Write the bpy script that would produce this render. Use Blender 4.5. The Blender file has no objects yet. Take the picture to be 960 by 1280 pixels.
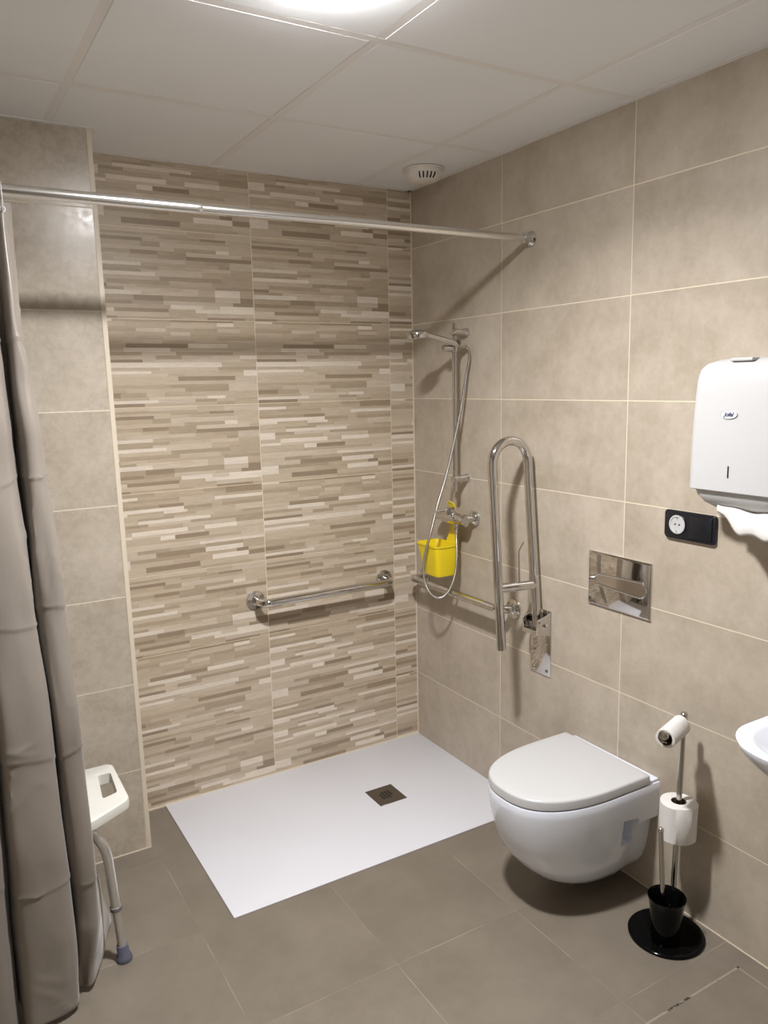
import bpy, bmesh, math, random
from mathutils import Vector, Matrix, noise
random.seed(7)
V = Vector
scene = bpy.context.scene
C = scene.collection
PI = math.pi

# ------------------------------------------------------------------ materials
def newmat(name):
    m = bpy.data.materials.new(name); m.use_nodes = True
    nt = m.node_tree; b = nt.nodes['Principled BSDF']
    return m, nt, b
def simple(name, col, rough=.5, metal=0, **kw):
    m, nt, b = newmat(name)
    b.inputs['Base Color'].default_value = (*col, 1)
    b.inputs['Roughness'].default_value = rough
    b.inputs['Metallic'].default_value = metal
    for k, v in kw.items(): b.inputs[k.replace('_', ' ')].default_value = v
    return m
class N:
    """tiny node helper"""
    def __init__(s, nt): s.nt = nt
    def n(s, t, **kw):
        o = s.nt.nodes.new(t)
        for k, v in kw.items(): setattr(o, k, v)
        return o
    def link(s, a, b): s.nt.links.new(a, b)
    def math(s, op, a, b=None, c=None):
        o = s.n('ShaderNodeMath', operation=op)
        for i, v in enumerate((a, b, c)):
            if v is None: continue
            if isinstance(v, (int, float)): o.inputs[i].default_value = v
            else: s.link(v, o.inputs[i])
        return o.outputs[0]
    def mix(s, f, a, b, mode='MIX'):
        o = s.n('ShaderNodeMix', data_type='RGBA', blend_type=mode)
        for i, v in ((0, f), (6, a), (7, b)):
            if isinstance(v, (int, float)): o.inputs[i].default_value = v
            elif isinstance(v, tuple): o.inputs[i].default_value = (*v, 1)
            else: s.link(v, o.inputs[i])
        return o.outputs[2]
    def noise(s, vec, scale, detail=4, rough=.55):
        o = s.n('ShaderNodeTexNoise'); o.inputs['Scale'].default_value = scale
        o.inputs['Detail'].default_value = detail; o.inputs['Roughness'].default_value = rough
        if vec is not None: s.link(vec, o.inputs['Vector'])
        return o.outputs['Fac']
    def ramp(s, f, lo, hi, a=0., b=1.):
        o = s.n('ShaderNodeMapRange'); s.link(f, o.inputs[0])
        for i, v in enumerate((lo, hi, a, b)): o.inputs[i + 1].default_value = v
        return o.outputs[0]

def tile_mat(name, hax, ho, hs, vax, vo, vs, light, dark, grout, gw=.0027, rough=.38, gfac=1., var=.06, gbreak=False, nscale=1.0):
    m, nt, b = newmat(name); q = N(nt)
    pos = q.n('ShaderNodeNewGeometry').outputs['Position']
    sep = q.n('ShaderNodeSeparateXYZ'); q.link(pos, sep.inputs[0])
    def line(ax, o, s_):
        u = q.math('DIVIDE', q.math('SUBTRACT', sep.outputs[ax], o), s_)
        f = q.math('FRACT', u)
        d = q.math('MULTIPLY', q.math('MINIMUM', f, q.math('SUBTRACT', 1.0, f)), s_)
        return q.ramp(d, gw / 2 - .0004, gw / 2 + .0006, 1, 0), q.math('FLOOR', u)
    g1, i1 = line(hax, ho, hs); g2, i2 = line(vax, vo, vs)
    g = q.math('MAXIMUM', g1, g2)
    comb = q.n('ShaderNodeCombineXYZ'); q.link(i1, comb.inputs[0]); q.link(i2, comb.inputs[1])
    wn = q.n('ShaderNodeTexWhiteNoise', noise_dimensions='3D'); q.link(comb.outputs[0], wn.inputs['Vector'])
    # shift the noise per tile so every tile carries its own clouding
    sc = q.n('ShaderNodeVectorMath', operation='SCALE'); q.link(wn.outputs['Color'], sc.inputs[0]); sc.inputs['Scale'].default_value = 9
    ad = q.n('ShaderNodeVectorMath', operation='ADD'); q.link(pos, ad.inputs[0]); q.link(sc.outputs[0], ad.inputs[1])
    n1 = q.noise(ad.outputs[0], 7 * nscale, 6, .62); n2 = q.noise(ad.outputs[0], 38 * nscale, 5, .7)
    f = q.math('ADD', q.math('MULTIPLY', n1, .68), q.math('MULTIPLY', n2, .32))
    f = q.ramp(f, .36, .64)
    f = q.math('ADD', f, q.math('MULTIPLY', q.math('SUBTRACT', wn.outputs['Value'], .5), var * 5))
    col = q.mix(q.math('MINIMUM', q.math('MAXIMUM', f, 0), 1), dark, light)
    gf = q.math('MULTIPLY', g, gfac)
    if gbreak: gf = q.math('MULTIPLY', gf, q.ramp(q.noise(pos, 5, 3), .42, .62, .12, 1))
    q.link(q.mix(gf, col, grout), b.inputs['Base Color'])
    q.link(q.math('MAXIMUM', q.ramp(n2, .3, .7, rough - .07, rough + .08), q.math('MULTIPLY', g, .7)), b.inputs['Roughness'])
    bp = q.n('ShaderNodeBump'); bp.inputs['Strength'].default_value = .25; bp.inputs['Distance'].default_value = .002
    q.link(q.math('SUBTRACT', q.math('MULTIPLY', n2, .25), q.math('MULTIPLY', g, .6)), bp.inputs['Height'])
    q.link(bp.outputs[0], b.inputs['Normal'])
    return m

Z7 = .2916
T_L, T_D, GR = (.515, .453, .374), (.39, .334, .262), (.74, .66, .52)
m_right = tile_mat('stoneware_wall_tiles', 1, -.577, .5825, 2, Z7, .3, T_L, T_D, GR)
m_column = tile_mat('stoneware_column_tiles', 0, -1.85, .5825, 2, Z7, .3, T_L, T_D, GR, rough=.27)
m_floor = tile_mat('dark_floor_tiles', 0, -.412, .4145, 1, -.745, .4145, (.205, .177, .140), (.165, .141, .110), (.36, .32, .265), gw=.0025, rough=.42, gfac=.55, gbreak=True, var=.03, nscale=.8)

def mosaic_mat():
    m, nt, b = newmat('mosaic_strip_tiles'); q = N(nt)
    at = q.n('ShaderNodeVertexColor'); at.layer_name = 'strip'
    pos = q.n('ShaderNodeNewGeometry').outputs['Position']
    mp = q.n('ShaderNodeMapping'); mp.inputs['Scale'].default_value = (14, 1, 120); q.link(pos, mp.inputs[0])
    n1 = q.noise(mp.outputs[0], 1, 5, .7)
    n2 = q.noise(pos, 160, 3, .6)
    k = q.ramp(n1, .3, .7, .88, 1.1); k2 = q.ramp(n2, .3, .7, .95, 1.05)
    kk = q.math('MULTIPLY', k, k2)
    cx = q.n('ShaderNodeCombineXYZ')
    for i in range(3): q.link(kk, cx.inputs[i])
    q.link(q.mix(1.0, at.outputs['Color'], cx.outputs[0], 'MULTIPLY'), b.inputs['Base Color'])
    b.inputs['Roughness'].default_value = .42
    return m
m_mosaic = mosaic_mat()

def ceil_mat(name, c, r=.75):
    m, nt, b = newmat(name); q = N(nt)
    pos = q.n('ShaderNodeNewGeometry').outputs['Position']
    f = q.ramp(q.noise(pos, 3, 3), .3, .7)
    q.link(q.mix(f, tuple(v * .97 for v in c), c), b.inputs['Base Color'])
    b.inputs['Roughness'].default_value = r
    bp = q.n('ShaderNodeBump'); bp.inputs['Strength'].default_value = .1; bp.inputs['Distance'].default_value = .001
    q.link(q.noise(pos, 220, 2), bp.inputs['Height']); q.link(bp.outputs[0], b.inputs['Normal'])
    return m
m_panel = ceil_mat('ceiling_panel_vinyl', (.90, .92, .94))
m_tee = ceil_mat('ceiling_grid_enamel', (.88, .87, .86), .5)
m_gap = simple('dark_gap_fill', (.05, .045, .04), .9)  # near-black for ceiling void, masonry and the painted shade under the lid
m_grout = simple('cream_grout', (.70, .62, .49), .7)
m_trimp = simple('cream_edge_trim', (.66, .58, .46), .45)
m_tray = ceil_mat('resin_shower_tray', (.67, .675, .72), .38)
m_chrome = simple('chrome', (.66, .645, .625), .07, 1)
m_brush = simple('satin_steel', (.50, .485, .455), .18, 1)
m_rod = simple('polished_rod', (.80, .79, .77), .22, 1)
m_drain = simple('drain_steel', (.15, .125, .095), .32, .7)
m_hole = simple('black_hole', (.01, .01, .01), .7)
m_cer = simple('white_ceramic', (.80, .84, .93), .10, Coat_Weight=.4, Coat_Roughness=.04)
m_lid = simple('white_duroplast', (.54, .545, .55), .25)
m_wplas = simple('white_plastic', (.505, .51, .515), .32)
m_gplas = simple('pale_grey_plastic', (.50, .50, .49), .4)
m_vent = simple('vent_plastic', (.78, .74, .69), .4)
m_bplas = simple('black_plastic', (.008, .009, .013), .28)
m_black = simple('black_gloss', (.003, .003, .003), .10, Specular_IOR_Level=.12)
m_rubber = simple('blue_grey_rubber', (.10, .105, .15), .6)
m_grey = simple('grey_collar', (.16, .15, .145), .5)
m_seat = simple('stool_plastic', (.66, .65, .60), .4)
m_yel = simple('yellow_plastic', (.80, .62, .012), .38)
m_ink = simple('navy_print', (.02, .03, .10), .5)
m_oval = simple('badge_outline', (.42, .43, .46), .4)
m_badge = simple('badge_face', (.60, .60, .63), .25)
m_alu = simple('anodised_aluminium', (.74, .73, .71), .32, .9)
m_card = simple('cardboard_core', (.12, .09, .065), .8)
def paper():
    m, nt, b = newmat('tissue_paper'); q = N(nt)
    b.inputs['Base Color'].default_value = (.70, .69, .67, 1); b.inputs['Roughness'].default_value = .9
    co = q.n('ShaderNodeTexCoord').outputs['Object']
    bp = q.n('ShaderNodeBump'); bp.inputs['Strength'].default_value = .35; bp.inputs['Distance'].default_value = .002
    q.link(q.noise(co, 90, 3), bp.inputs['Height']); q.link(bp.outputs[0], b.inputs['Normal'])
    return m
m_paper = paper()
def hose():
    m, nt, b = newmat('spiral_hose_chrome'); q = N(nt)
    b.inputs['Base Color'].default_value = (.46, .45, .43, 1); b.inputs['Roughness'].default_value = .28; b.inputs['Metallic'].default_value = 1
    pos = q.n('ShaderNodeNewGeometry').outputs['Position']; s = q.n('ShaderNodeSeparateXYZ'); q.link(pos, s.inputs[0])
    bp = q.n('ShaderNodeBump'); bp.inputs['Strength'].default_value = .4; bp.inputs['Distance'].default_value = .001
    q.link(q.math('SINE', q.math('MULTIPLY', s.outputs[2], 2200)), bp.inputs['Height']); q.link(bp.outputs[0], b.inputs['Normal'])
    return m
m_hose = hose()
def cloth():
    m, nt, b = newmat('taupe_satin_polyester'); q = N(nt)
    co = q.n('ShaderNodeTexCoord').outputs['Object']
    f = q.noise(co, 2.2, 3)
    q.link(q.mix(q.ramp(f, .3, .7), (.195, .170, .146), (.235, .207, .179)), b.inputs['Base Color'])
    b.inputs['Roughness'].default_value = .36
    b.inputs['Sheen Weight'].default_value = .25
    b.inputs['Sheen Roughness'].default_value = .4
    mp = q.n('ShaderNodeMapping'); mp.inputs['Scale'].default_value = (9, 9, 5); q.link(co, mp.inputs[0])
    h = q.math('ADD', q.math('MULTIPLY', q.noise(mp.outputs[0], 1, 3, .5), 1.0), q.math('MULTIPLY', q.noise(mp.outputs[0], 3.1, 2, .5), .22))
    bp = q.n('ShaderNodeBump'); bp.inputs['Strength'].default_value = .35; bp.inputs['Distance'].default_value = .01
    q.link(h, bp.inputs['Height']); q.link(bp.outputs[0], b.inputs['Normal'])
    return m
m_cloth = cloth()
m_lampring = simple('lamp_trim', (.85, .85, .84), .4)
m_emit = bpy.data.materials.new('lamp_diffuser_glow'); m_emit.use_nodes = True
_nt = m_emit.node_tree; _nt.nodes.clear()
_e = _nt.nodes.new('ShaderNodeEmission'); _o = _nt.nodes.new('ShaderNodeOutputMaterial')
LAMP = 290.0
_e.inputs[0].default_value = (1, .985, .985, 1); _e.inputs[1].default_value = LAMP
_nt.links.new(_e.outputs[0], _o.inputs[0])
m_doorw = simple('unseen_door_laminate', (.075, .05, .035), .4)

# ------------------------------------------------------------------ object helpers
OFF = {}
def finish(o, smooth=True):
    if smooth:
        for p in o.data.polygons: p.use_smooth = True
        try: o.data.set_sharp_from_angle(angle=math.radians(38))
        except Exception: pass
def obj(name, bm, mat, parent=None, origin=None, smooth=True, label=None):
    """link bm (world coordinates) as one mesh object; parented meshes share the root's origin"""
    org = OFF[parent.name] if parent is not None else V(origin or (0, 0, 0))
    bmesh.ops.recalc_face_normals(bm, faces=bm.faces)
    bmesh.ops.translate(bm, verts=bm.verts, vec=-org)
    me = bpy.data.meshes.new(name); bm.to_mesh(me); bm.free()
    o = bpy.data.objects.new(name, me); C.objects.link(o)
    for m in (mat if isinstance(mat, (list, tuple)) else [mat]): me.materials.append(m)
    if parent is not None: o.parent = parent
    else: o.location = org
    OFF[o.name] = org
    finish(o, smooth)
    if label: o['label'] = label
    return o
def thing(name, label, cat, loc, group=None):
    o = bpy.data.objects.new(name, None); o.empty_display_size = .05; C.objects.link(o); o.location = loc
    o['label'] = label; o['category'] = cat
    if group: o['group'] = group
    OFF[o.name] = V(loc)
    return o
def tag(o, label, cat, group=None):
    o['label'] = label; o['category'] = cat
    if group: o['group'] = group
    return o
def struct(name, bm, m, smooth=False):
    o = obj(name, bm, m, smooth=smooth); o['kind'] = 'structure'; return o
def NB(): return bmesh.new()
def box(bm, a, b, bev=0, seg=2, mi=0):
    a, b = V(a), V(b); c = (a + b) / 2; s = V([abs(b[i] - a[i]) for i in range(3)])
    r = bmesh.ops.create_cube(bm, size=1, matrix=Matrix.Translation(c) @ Matrix.Diagonal((*s, 1)))
    vs = r['verts']; es = list({e for v in vs for e in v.link_edges})
    for f in {f for v in vs for f in v.link_faces}: f.material_index = mi
    if bev: bmesh.ops.bevel(bm, geom=es, offset=bev, segments=seg, profile=.5, affect='EDGES')
    return bm
def frame(d):
    d = d.normalized(); u = d.cross(V((0, 0, 1)))
    if u.length < 1e-3: u = d.cross(V((0, 1, 0)))
    u.normalize(); return u, d.cross(u).normalized()
def loft(bm, rings, cap=True, closed=True):
    R = [[bm.verts.new(p) for p in r] for r in rings]
    n = len(R[0])
    for a, b in zip(R, R[1:]):
        for i in range(n if closed else n - 1):
            j = (i + 1) % n
            bm.faces.new((a[i], a[j], b[j], b[i]))
    if cap:
        bm.faces.new(R[0]); bm.faces.new(R[-1][::-1])
    return R
def tube(bm, pts, r, n=20, cap=True):
    pts = [V(p) for p in pts]; rs = r if isinstance(r, (list, tuple)) else [r] * len(pts)
    rings = []; u = None
    for i, p in enumerate(pts):
        if i == 0: d = pts[1] - p
        elif i == len(pts) - 1: d = p - pts[i - 1]
        else: d = (pts[i + 1] - p).normalized() + (p - pts[i - 1]).normalized()
        d.normalize()
        if u is None: u, w = frame(d)
        else:
            u = u - d * u.dot(d); u.normalize(); w = d.cross(u)
        rings.append([p + (u * math.cos(2 * PI * k / n) + w * math.sin(2 * PI * k / n)) * rs[i] for k in range(n)])
    loft(bm, rings, cap); return bm
def spline(cp, n=8):
    cp = [V(p) for p in cp]; P = [cp[0] * 2 - cp[1]] + cp + [cp[-1] * 2 - cp[-2]]; out = []
    for i in range(1, len(P) - 2):
        for k in range(n):
            t = k / n; a, b, c, d = P[i - 1:i + 3]
            out.append(.5 * ((2 * b) + (c - a) * t + (2 * a - 5 * b + 4 * c - d) * t * t + (3 * b - a - 3 * c + d) * t ** 3))
    out.append(cp[-1]); return out
def fillet(pts, rad, n=8):
    pts = [V(p) for p in pts]; out = [pts[0]]
    for a, b, c in zip(pts, pts[1:], pts[2:]):
        d1 = (a - b); d2 = (c - b); r = min(rad, d1.length * .49, d2.length * .49)
        p1 = b + d1.normalized() * r; p2 = b + d2.normalized() * r
        # circular-ish arc through quadratic with weight
        ang = d1.angle(d2); wgt = math.sin(ang / 2)
        for k in range(n + 1):
            t = k / n; w0, w1, w2 = (1 - t) ** 2, 2 * t * (1 - t) * wgt, t * t
            out.append((p1 * w0 + b * w1 + p2 * w2) / (w0 + w1 + w2))
    out.append(pts[-1]); return out
def lathe(bm, base, axis, prof, n=40):
    """prof: list of (radius, height along axis)"""
    base = V(base); axis = V(axis).normalized(); u, w = frame(axis); rings = []
    for r, h in prof:
        r = max(r, 1e-5)
        rings.append([base + axis * h + (u * math.cos(2 * PI * k / n) + w * math.sin(2 * PI * k / n)) * r for k in range(n)])
    loft(bm, rings, True)
    bmesh.ops.remove_doubles(bm, verts=bm.verts, dist=1e-6); return bm
def annulus(bm, base, axis, ri, ro, h0, h1, n=40):
    base = V(base); axis = V(axis).normalized(); u, w = frame(axis)
    P = lambda r, h: [base + axis * h + (u * math.cos(2 * PI * k / n) + w * math.sin(2 * PI * k / n)) * r for k in range(n)]
    b = min(.002, (ro - ri) * .3)
    loft(bm, [P(ri, h0), P(ro - b, h0), P(ro, h0 + b), P(ro, h1 - b), P(ro - b, h1), P(ri, h1), P(ri, h0)], cap=False)
    bmesh.ops.remove_doubles(bm, verts=bm.verts, dist=1e-6); return bm
def prism(bm, pts, vec, bev=0, seg=2):
    vec = V(vec); a = [bm.verts.new(V(p)) for p in pts]; b = [bm.verts.new(V(p) + vec) for p in pts]
    n = len(a); fs = [bm.faces.new(a[::-1]), bm.faces.new(b)]
    for i in range(n): fs.append(bm.faces.new((a[i], a[(i + 1) % n], b[(i + 1) % n], b[i])))
    if bev:
        es = list({e for f in fs[:2] for e in f.edges}); bmesh.ops.bevel(bm, geom=es, offset=bev, segments=seg, profile=.5, affect='EDGES')
    return bm
def rrect(cx, cy, hx, hy, r, n=6):
    out = []
    for sx, sy, a0 in ((1, 1, 0), (-1, 1, 90), (-1, -1, 180), (1, -1, 270)):
        for k in range(n + 1):
            a = math.radians(a0 + 90 * k / n); out.append((cx + sx * (hx - r) + r * math.cos(a), cy + sy * (hy - r) + r * math.sin(a)))
    return out
def boolean_cut(o, cutter):
    md = o.modifiers.new('cut', 'BOOLEAN'); md.operation = 'DIFFERENCE'; md.object = cutter; md.solver = 'EXACT'
    dg = bpy.context.evaluated_depsgraph_get(); dg.update()
    me = bpy.data.meshes.new_from_object(o.evaluated_get(dg)); o.modifiers.clear(); o.data = me
    cm = cutter.data; bpy.data.objects.remove(cutter); bpy.data.meshes.remove(cm); finish(o)

# ------------------------------------------------------------------ room
ZC = 2.315; XL, YF = -2.40, -3.35; CX, CY = -1.2632, -.2392
b = NB(); box(b, (XL - .1, YF - .1, -.1), (.1, .1, 0)); struct('floor', b, m_floor)
b = NB(); box(b, (0, YF - .1, 0), (.1, .1, ZC + .1)); struct('wall_right', b, m_right)
b = NB(); box(b, (XL - .1, YF - .1, 0), (XL, .1, ZC + .1)); struct('wall_left', b, m_right)
b = NB(); box(b, (XL, YF - .1, 0), (0, YF, ZC + .1)); struct('wall_front', b, simple('pale_bounce_wall', (.86, .85, .82), .7))  # unseen wall, coloured pale to bounce light up to the ceiling
# projecting tiled pier left of the alcove, its free edge about a centimetre out of plumb
b = NB(); box(b, (XL, CY, 0), (CX, 0, ZC + .02))
for v in b.verts:
    if v.co.x > CX - .01: v.co.x += .010 - .020 * (v.co.z / ZC)
struct('wall_left_pier', b, m_column)
def edgex(z): return CX + .010 - .020 * z / ZC
b = NB()
vs = []
for z in (0.0, ZC):
    x = edgex(z); vs.append([b.verts.new(p) for p in ((x - .013, CY - .0015, z), (x + .001, CY - .0015, z), (x + .001, CY + .004, z), (x - .013, CY + .004, z))])
for i in range(4): b.faces.new((vs[0][i], vs[0][(i + 1) % 4], vs[1][(i + 1) % 4], vs[1][i]))
b.faces.new(vs[0]); b.faces.new(vs[1]); struct('trim_1', b, m_trimp)

# mosaic wall: printed tiles, each print laid out in bands of thin strips
def srgb(r, g, bl): return tuple(((c / 255 + .055) / 1.055) ** 2.4 if c > 10 else c / 3294. for c in (r, g, bl))
PAL = [(srgb(219, 208, 193), .14), (srgb(198, 184, 165), .20), (srgb(190, 175, 154), .25), (srgb(181, 165, 143), .20), (srgb(170, 154, 132), .14), (srgb(150, 133, 112), .13)]
def pick(rnd, last=None):
    while True:
        r = rnd.random(); s = 0
        for i, (c, w) in enumerate(PAL):
            s += w
            if r <= s: break
        if i != last: break
    k = 1 + rnd.uniform(-.05, .05); return i, tuple(min(1, v * k) for v in PAL[i][0])
TW, TH = .5795, .30
def make_print(seed):
    rnd = random.Random(seed); out = []
    nb = 12; hs = [rnd.uniform(.75, 1.3) for _ in range(nb)]; s = sum(hs); z = 0
    for h in hs:
        h = h / s * TH; x = 0; k = rnd.uniform(.38, .62)
        def run(x0, x1, z0, z1, lo, hi):
            x = x0; last = None
            while x < x1 - 1e-6:
                w = rnd.uniform(lo, hi)
                if x1 - x - w < .035: w = x1 - x
                last, c = pick(rnd, last); out.append((x, x + w, z0, z1, c)); x += w
        while x < TW - 1e-6:
            w = rnd.uniform(.06, .15) if rnd.random() < .25 else rnd.uniform(.18, .5)
            if TW - x - w < .05: w = TW - x
            if w < .16 and rnd.random() < .8:
                _, c = pick(rnd); out.append((x, x + w, z, z + h, c))
            else:
                run(x, x + w, z, z + h * k, .08, .30); run(x, x + w, z + h * k, z + h, .06, .28)
            x += w
        z += h
    return out
prints = [make_print(s) for s in (11, 23, 35)]
b = NB(); cl = b.loops.layers.float_color.new('strip')
def quad(x0, x1, z0, z1, c, y=0.0):
    vs = [b.verts.new(p) for p in ((x0, y, z0), (x1, y, z0), (x1, y, z1), (x0, y, z1))]
    f = b.faces.new(vs)
    for l in f.loops: l[cl] = (*c, 1)
XJ = [-1.2715, -.6916, -.1123]; gc = srgb(224, 210, 184); g2 = .0012
X0 = -1.30
quad(X0, .0, 0, ZC + .02, gc, .0006)
for ci, x0 in enumerate(XJ):
    for row in range(9):
        z0 = Z7 + .3 * (row - 1)
        pr = prints[{0: (0, 2, 0, 1, 0, 2, 0, 1, 0), 1: (1, 1, 0, 2, 1, 2, 0, 1, 2), 2: (2, 0, 1, 0, 2, 1, 2, 0, 1)}[ci][row]]
        for (a, c_, d, e, col) in pr:
            xa, xb, za, zb = x0 + a, x0 + c_, z0 + d, z0 + e
            xa = max(xa, X0); xb = min(xb, 0)
            if ci == 2 and xa > -.001: continue
            if a < .001: xa += g2
            if c_ > TW - .001: xb -= g2
            if d < .001: za += g2
            if e > TH - .001: zb -= g2
            za = max(za, 0); zb = min(zb, ZC + .02)
            if xb - xa > .0005 and zb - za > .0005: quad(xa, xb, za, zb, col)
w = struct('wall_back', b, m_mosaic)
b = NB(); box(b, (XL - .1, .001, -.1), (.1, .1, ZC + .1)); struct('wall_back_masonry', b, m_gap)

# grout beads in the corners
b = NB(); box(b, (-.0035, -.0035, 0), (0, 0, ZC)); struct('trim_2', b, m_grout)
b = NB(); box(b, (-.002, YF, 0), (0, -.745, .003)); struct('trim_3', b, m_grout)
b = NB(); box(b, (edgex(0), -.004, 0), (-1.139, 0, .006)); box(b, (-1.139, -.004, .003), (0, 0, .008)); struct('trim_4', b, m_grout)
b = NB(); box(b, (XL, CY - .0025, 0), (edgex(0), CY, .003)); struct('trim_5', b, m_grout)

# suspended ceiling: lay-in panels between flush tees
TX = [-2.38, -1.970, -1.393, -.826, -.250, -.012]; TY = [-3.34, -2.895, -2.315, -1.735, -1.155, -.575, -.012]
rn = random.Random(3); b = NB()
for i in range(len(TX) - 1):
    for j in range(len(TY) - 1):
        g = .0125; dx, dy = rn.uniform(-.001, .001), rn.uniform(-.001, .001)
        n0 = len(b.verts); box(b, (TX[i] + g + dx, TY[j] + g + dy, ZC), (TX[i + 1] - g + dx, TY[j + 1] - g + dy, ZC + .012), .0008, 1)
        b.verts.ensure_lookup_table()
        tx, ty, c = rn.uniform(-.0025, .0025), rn.uniform(-.0025, .0025), V(((TX[i] + TX[i + 1]) / 2, (TY[j] + TY[j + 1]) / 2, ZC))
        for v in b.verts[n0:]: v.co.z += (v.co.x - c.x) * tx + (v.co.y - c.y) * ty
for x in TX: box(b, (x - .012, YF, ZC + .0005), (x + .012, 0, ZC + .003), mi=1)
for y in TY: box(b, (XL, y - .012, ZC + .0002), (0, y + .012, ZC + .0028), mi=1)
box(b, (XL, YF, ZC + .03), (0, 0, ZC + .05), mi=2)
o = struct('ceiling', b, [m_panel, m_tee, m_gap])
# perimeter angle
b = NB(); box(b, (-.022, YF, ZC - .0015), (0, 0, ZC + .0)); box(b, (edgex(ZC), -.018, ZC - .0015), (0, 0, ZC)); box(b, (XL, CY - .018, ZC - .0015), (edgex(ZC), CY, ZC)); box(b, (edgex(ZC), CY - .018, ZC - .0015), (edgex(ZC) + .018, 0, ZC))
struct('trim_6', b, m_tee)

# unseen door behind the camera, added dark to give the chrome reflections contrast
b = NB(); box(b, (-1.75, YF, 0), (-.9, YF + .03, 2.05), .003)
dr = struct('unseen_door_1', b, m_doorw)
b = NB(); tube(b, fillet([(-1.68, YF + .03, 1.0), (-1.68, YF + .08, 1.0), (-1.56, YF + .08, 1.0)], .015), .009); obj('door_handle', b, m_chrome, dr)

# ------------------------------------------------------------------ ceiling lamp
LX, LY = -1.055, -1.38
lamp = thing('ceiling_lamp', 'round white surface ceiling lamp just beyond the top edge of the photo', 'ceiling light', (LX, LY, ZC))
b = NB(); annulus(b, (LX, LY, ZC + .0005), (0, 0, -1), .076, .086, 0, .017, 48); obj('trim_ring', b, m_lampring, lamp)
b = NB(); lathe(b, (LX, LY, ZC - .002), (0, 0, -1), [(.0, .0), (.075, 0), (.075, .020), (.071, .0235), (.045, .025), (.0, .0255)], 48); obj('diffuser', b, m_emit, lamp)
ld = bpy.data.lights.new('lamp_beam', 'AREA'); ld.shape = 'DISK'; ld.size = .145; ld.energy = 30.5; ld.spread = math.radians(150); ld.color = (1, .985, .985)
lo = bpy.data.objects.new('lamp_beam', ld); C.objects.link(lo); lo.parent = lamp; lo.location = (0, 0, -.028)

# ------------------------------------------------------------------ ceiling vent
vc = V((-.139, -.306, ZC - .0016))
vt = thing('air_vent', 'round white ceiling air valve in the corner above the shower', 'vent', vc)
b = NB(); annulus(b, vc, (0, 0, -1), .058, .076, 0, .006, 48); obj('rim', b, m_vent, vt)
b = NB(); lathe(b, vc, (0, 0, -1), [(.066, .0), (.067, .012), (.063, .026), (.052, .038), (.036, .045), (.0, .047)], 48)
vd = obj('dome', b, m_vent, vt)
for k in range(5):   # slots fan along the flank that faces the room
    b = NB(); a = math.radians(222 + k * 13); d = V((math.cos(a), math.sin(a), 0))
    p = vc + d * .052 + V((0, 0, -.0385)); q_ = vc + d * .0655 + V((0, 0, -.021))
    tube(b, [p, (p + q_) / 2 + d * .002 + V((0, 0, -.002)), q_], .0026, 8)
    obj('slot', b, m_hole, vd)

# ------------------------------------------------------------------ shower tray
tr = thing('shower_tray', 'large off-white resin shower tray set flush into the floor', 'shower tray', (-.57, -.373, 0))
b = NB(); box(b, (-1.139, -.747, 0), (-.0005, -.0005, .004), .0012, 2); obj('pan', b, m_tray, tr)
dc = V((-.402, -.388, .004))
b = NB(); box(b, dc + V((-.0578, -.0605, -.001)), dc + V((.0578, .0605, .0015)), .0006, 1); dr_ = obj('drain_cover', b, m_drain, tr, label='square bronze-toned steel drain cover')
b = NB()
for i in range(4):
    for j in range(4):
        if (i, j) in ((0, 3), (3, 0)): continue
        c = dc + V((-.019 + i * .013, -.019 + j * .013, .0015)); box(b, c + V((-.0047, -.0047, -.0003)), c + V((.0047, .0047, .0004)))
obj('drain_hole', b, m_hole, dr_)

# ------------------------------------------------------------------ floor hatch
ht = thing('floor_hatch', 'square tiled access hatch in the floor with worn cream edges, right front corner', 'floor hatch', (-.35, -1.94, 0))
b = NB(); box(b, (-.64, -2.23, -.001), (-.066, -1.656, .0012), .0005, 1); obj('lid', b, m_floor, ht)
def worn():
    m, nt, bs = newmat('worn_hatch_edge'); q = N(nt)
    pos = q.n('ShaderNodeNewGeometry').outputs['Position']
    f = q.ramp(q.noise(pos, 9, 4, .75), .56, .62)
    q.link(q.mix(f, (.27, .235, .185), (.03, .024, .018)), bs.inputs['Base Color']); bs.inputs['Roughness'].default_value = .7
    return m
b = NB()
for a, c in (((-.645, -1.656), (-.061, -1.650)), ((-.066, -2.235), (-.061, -1.650)), ((-.645, -2.235), (-.640, -1.650)), ((-.645, -2.235), (-.061, -2.230))):
    box(b, (a[0], a[1], -.001), (c[0], c[1], .0009))
obj('edge_frame', b, worn(), ht)

# ------------------------------------------------------------------ curtain rod
rod = thing('curtain_rod', 'long chrome telescopic curtain rod running across the shower below the ceiling', 'curtain rod', (0, -.73, 2.014))
RZ = lambda x: 2.016 - .004 * min(1, -x / 1.1)
b = NB(); tube(b, [(XL + .004, -.73, 2.010), (-1.119, -.73, RZ(-1.119))], .0142, 28); lathe(b, (-1.125, -.73, RZ(-1.1)), (1, 0, 0), [(.0138, 0), (.0154, .002), (.0154, .010), (.0135, .013)], 28); obj('outer_tube', b, m_rod, rod)
b = NB(); tube(b, [(-1.13, -.73, RZ(-1.13)), (-.004, -.73, 2.016)], .0115, 28); obj('inner_tube', b, m_rod, rod)
for x, s in ((0, -1), (XL, 1)):
    b = NB(); lathe(b, (x, -.73, 2.016 if x == 0 else 2.01), (s, 0, 0), [(.024, 0), (.0255, .004), (.022, .010), (.0165, .016), (.0165, .034), (.013, .036)], 32); obj('flange', b, m_chrome, rod)

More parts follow.
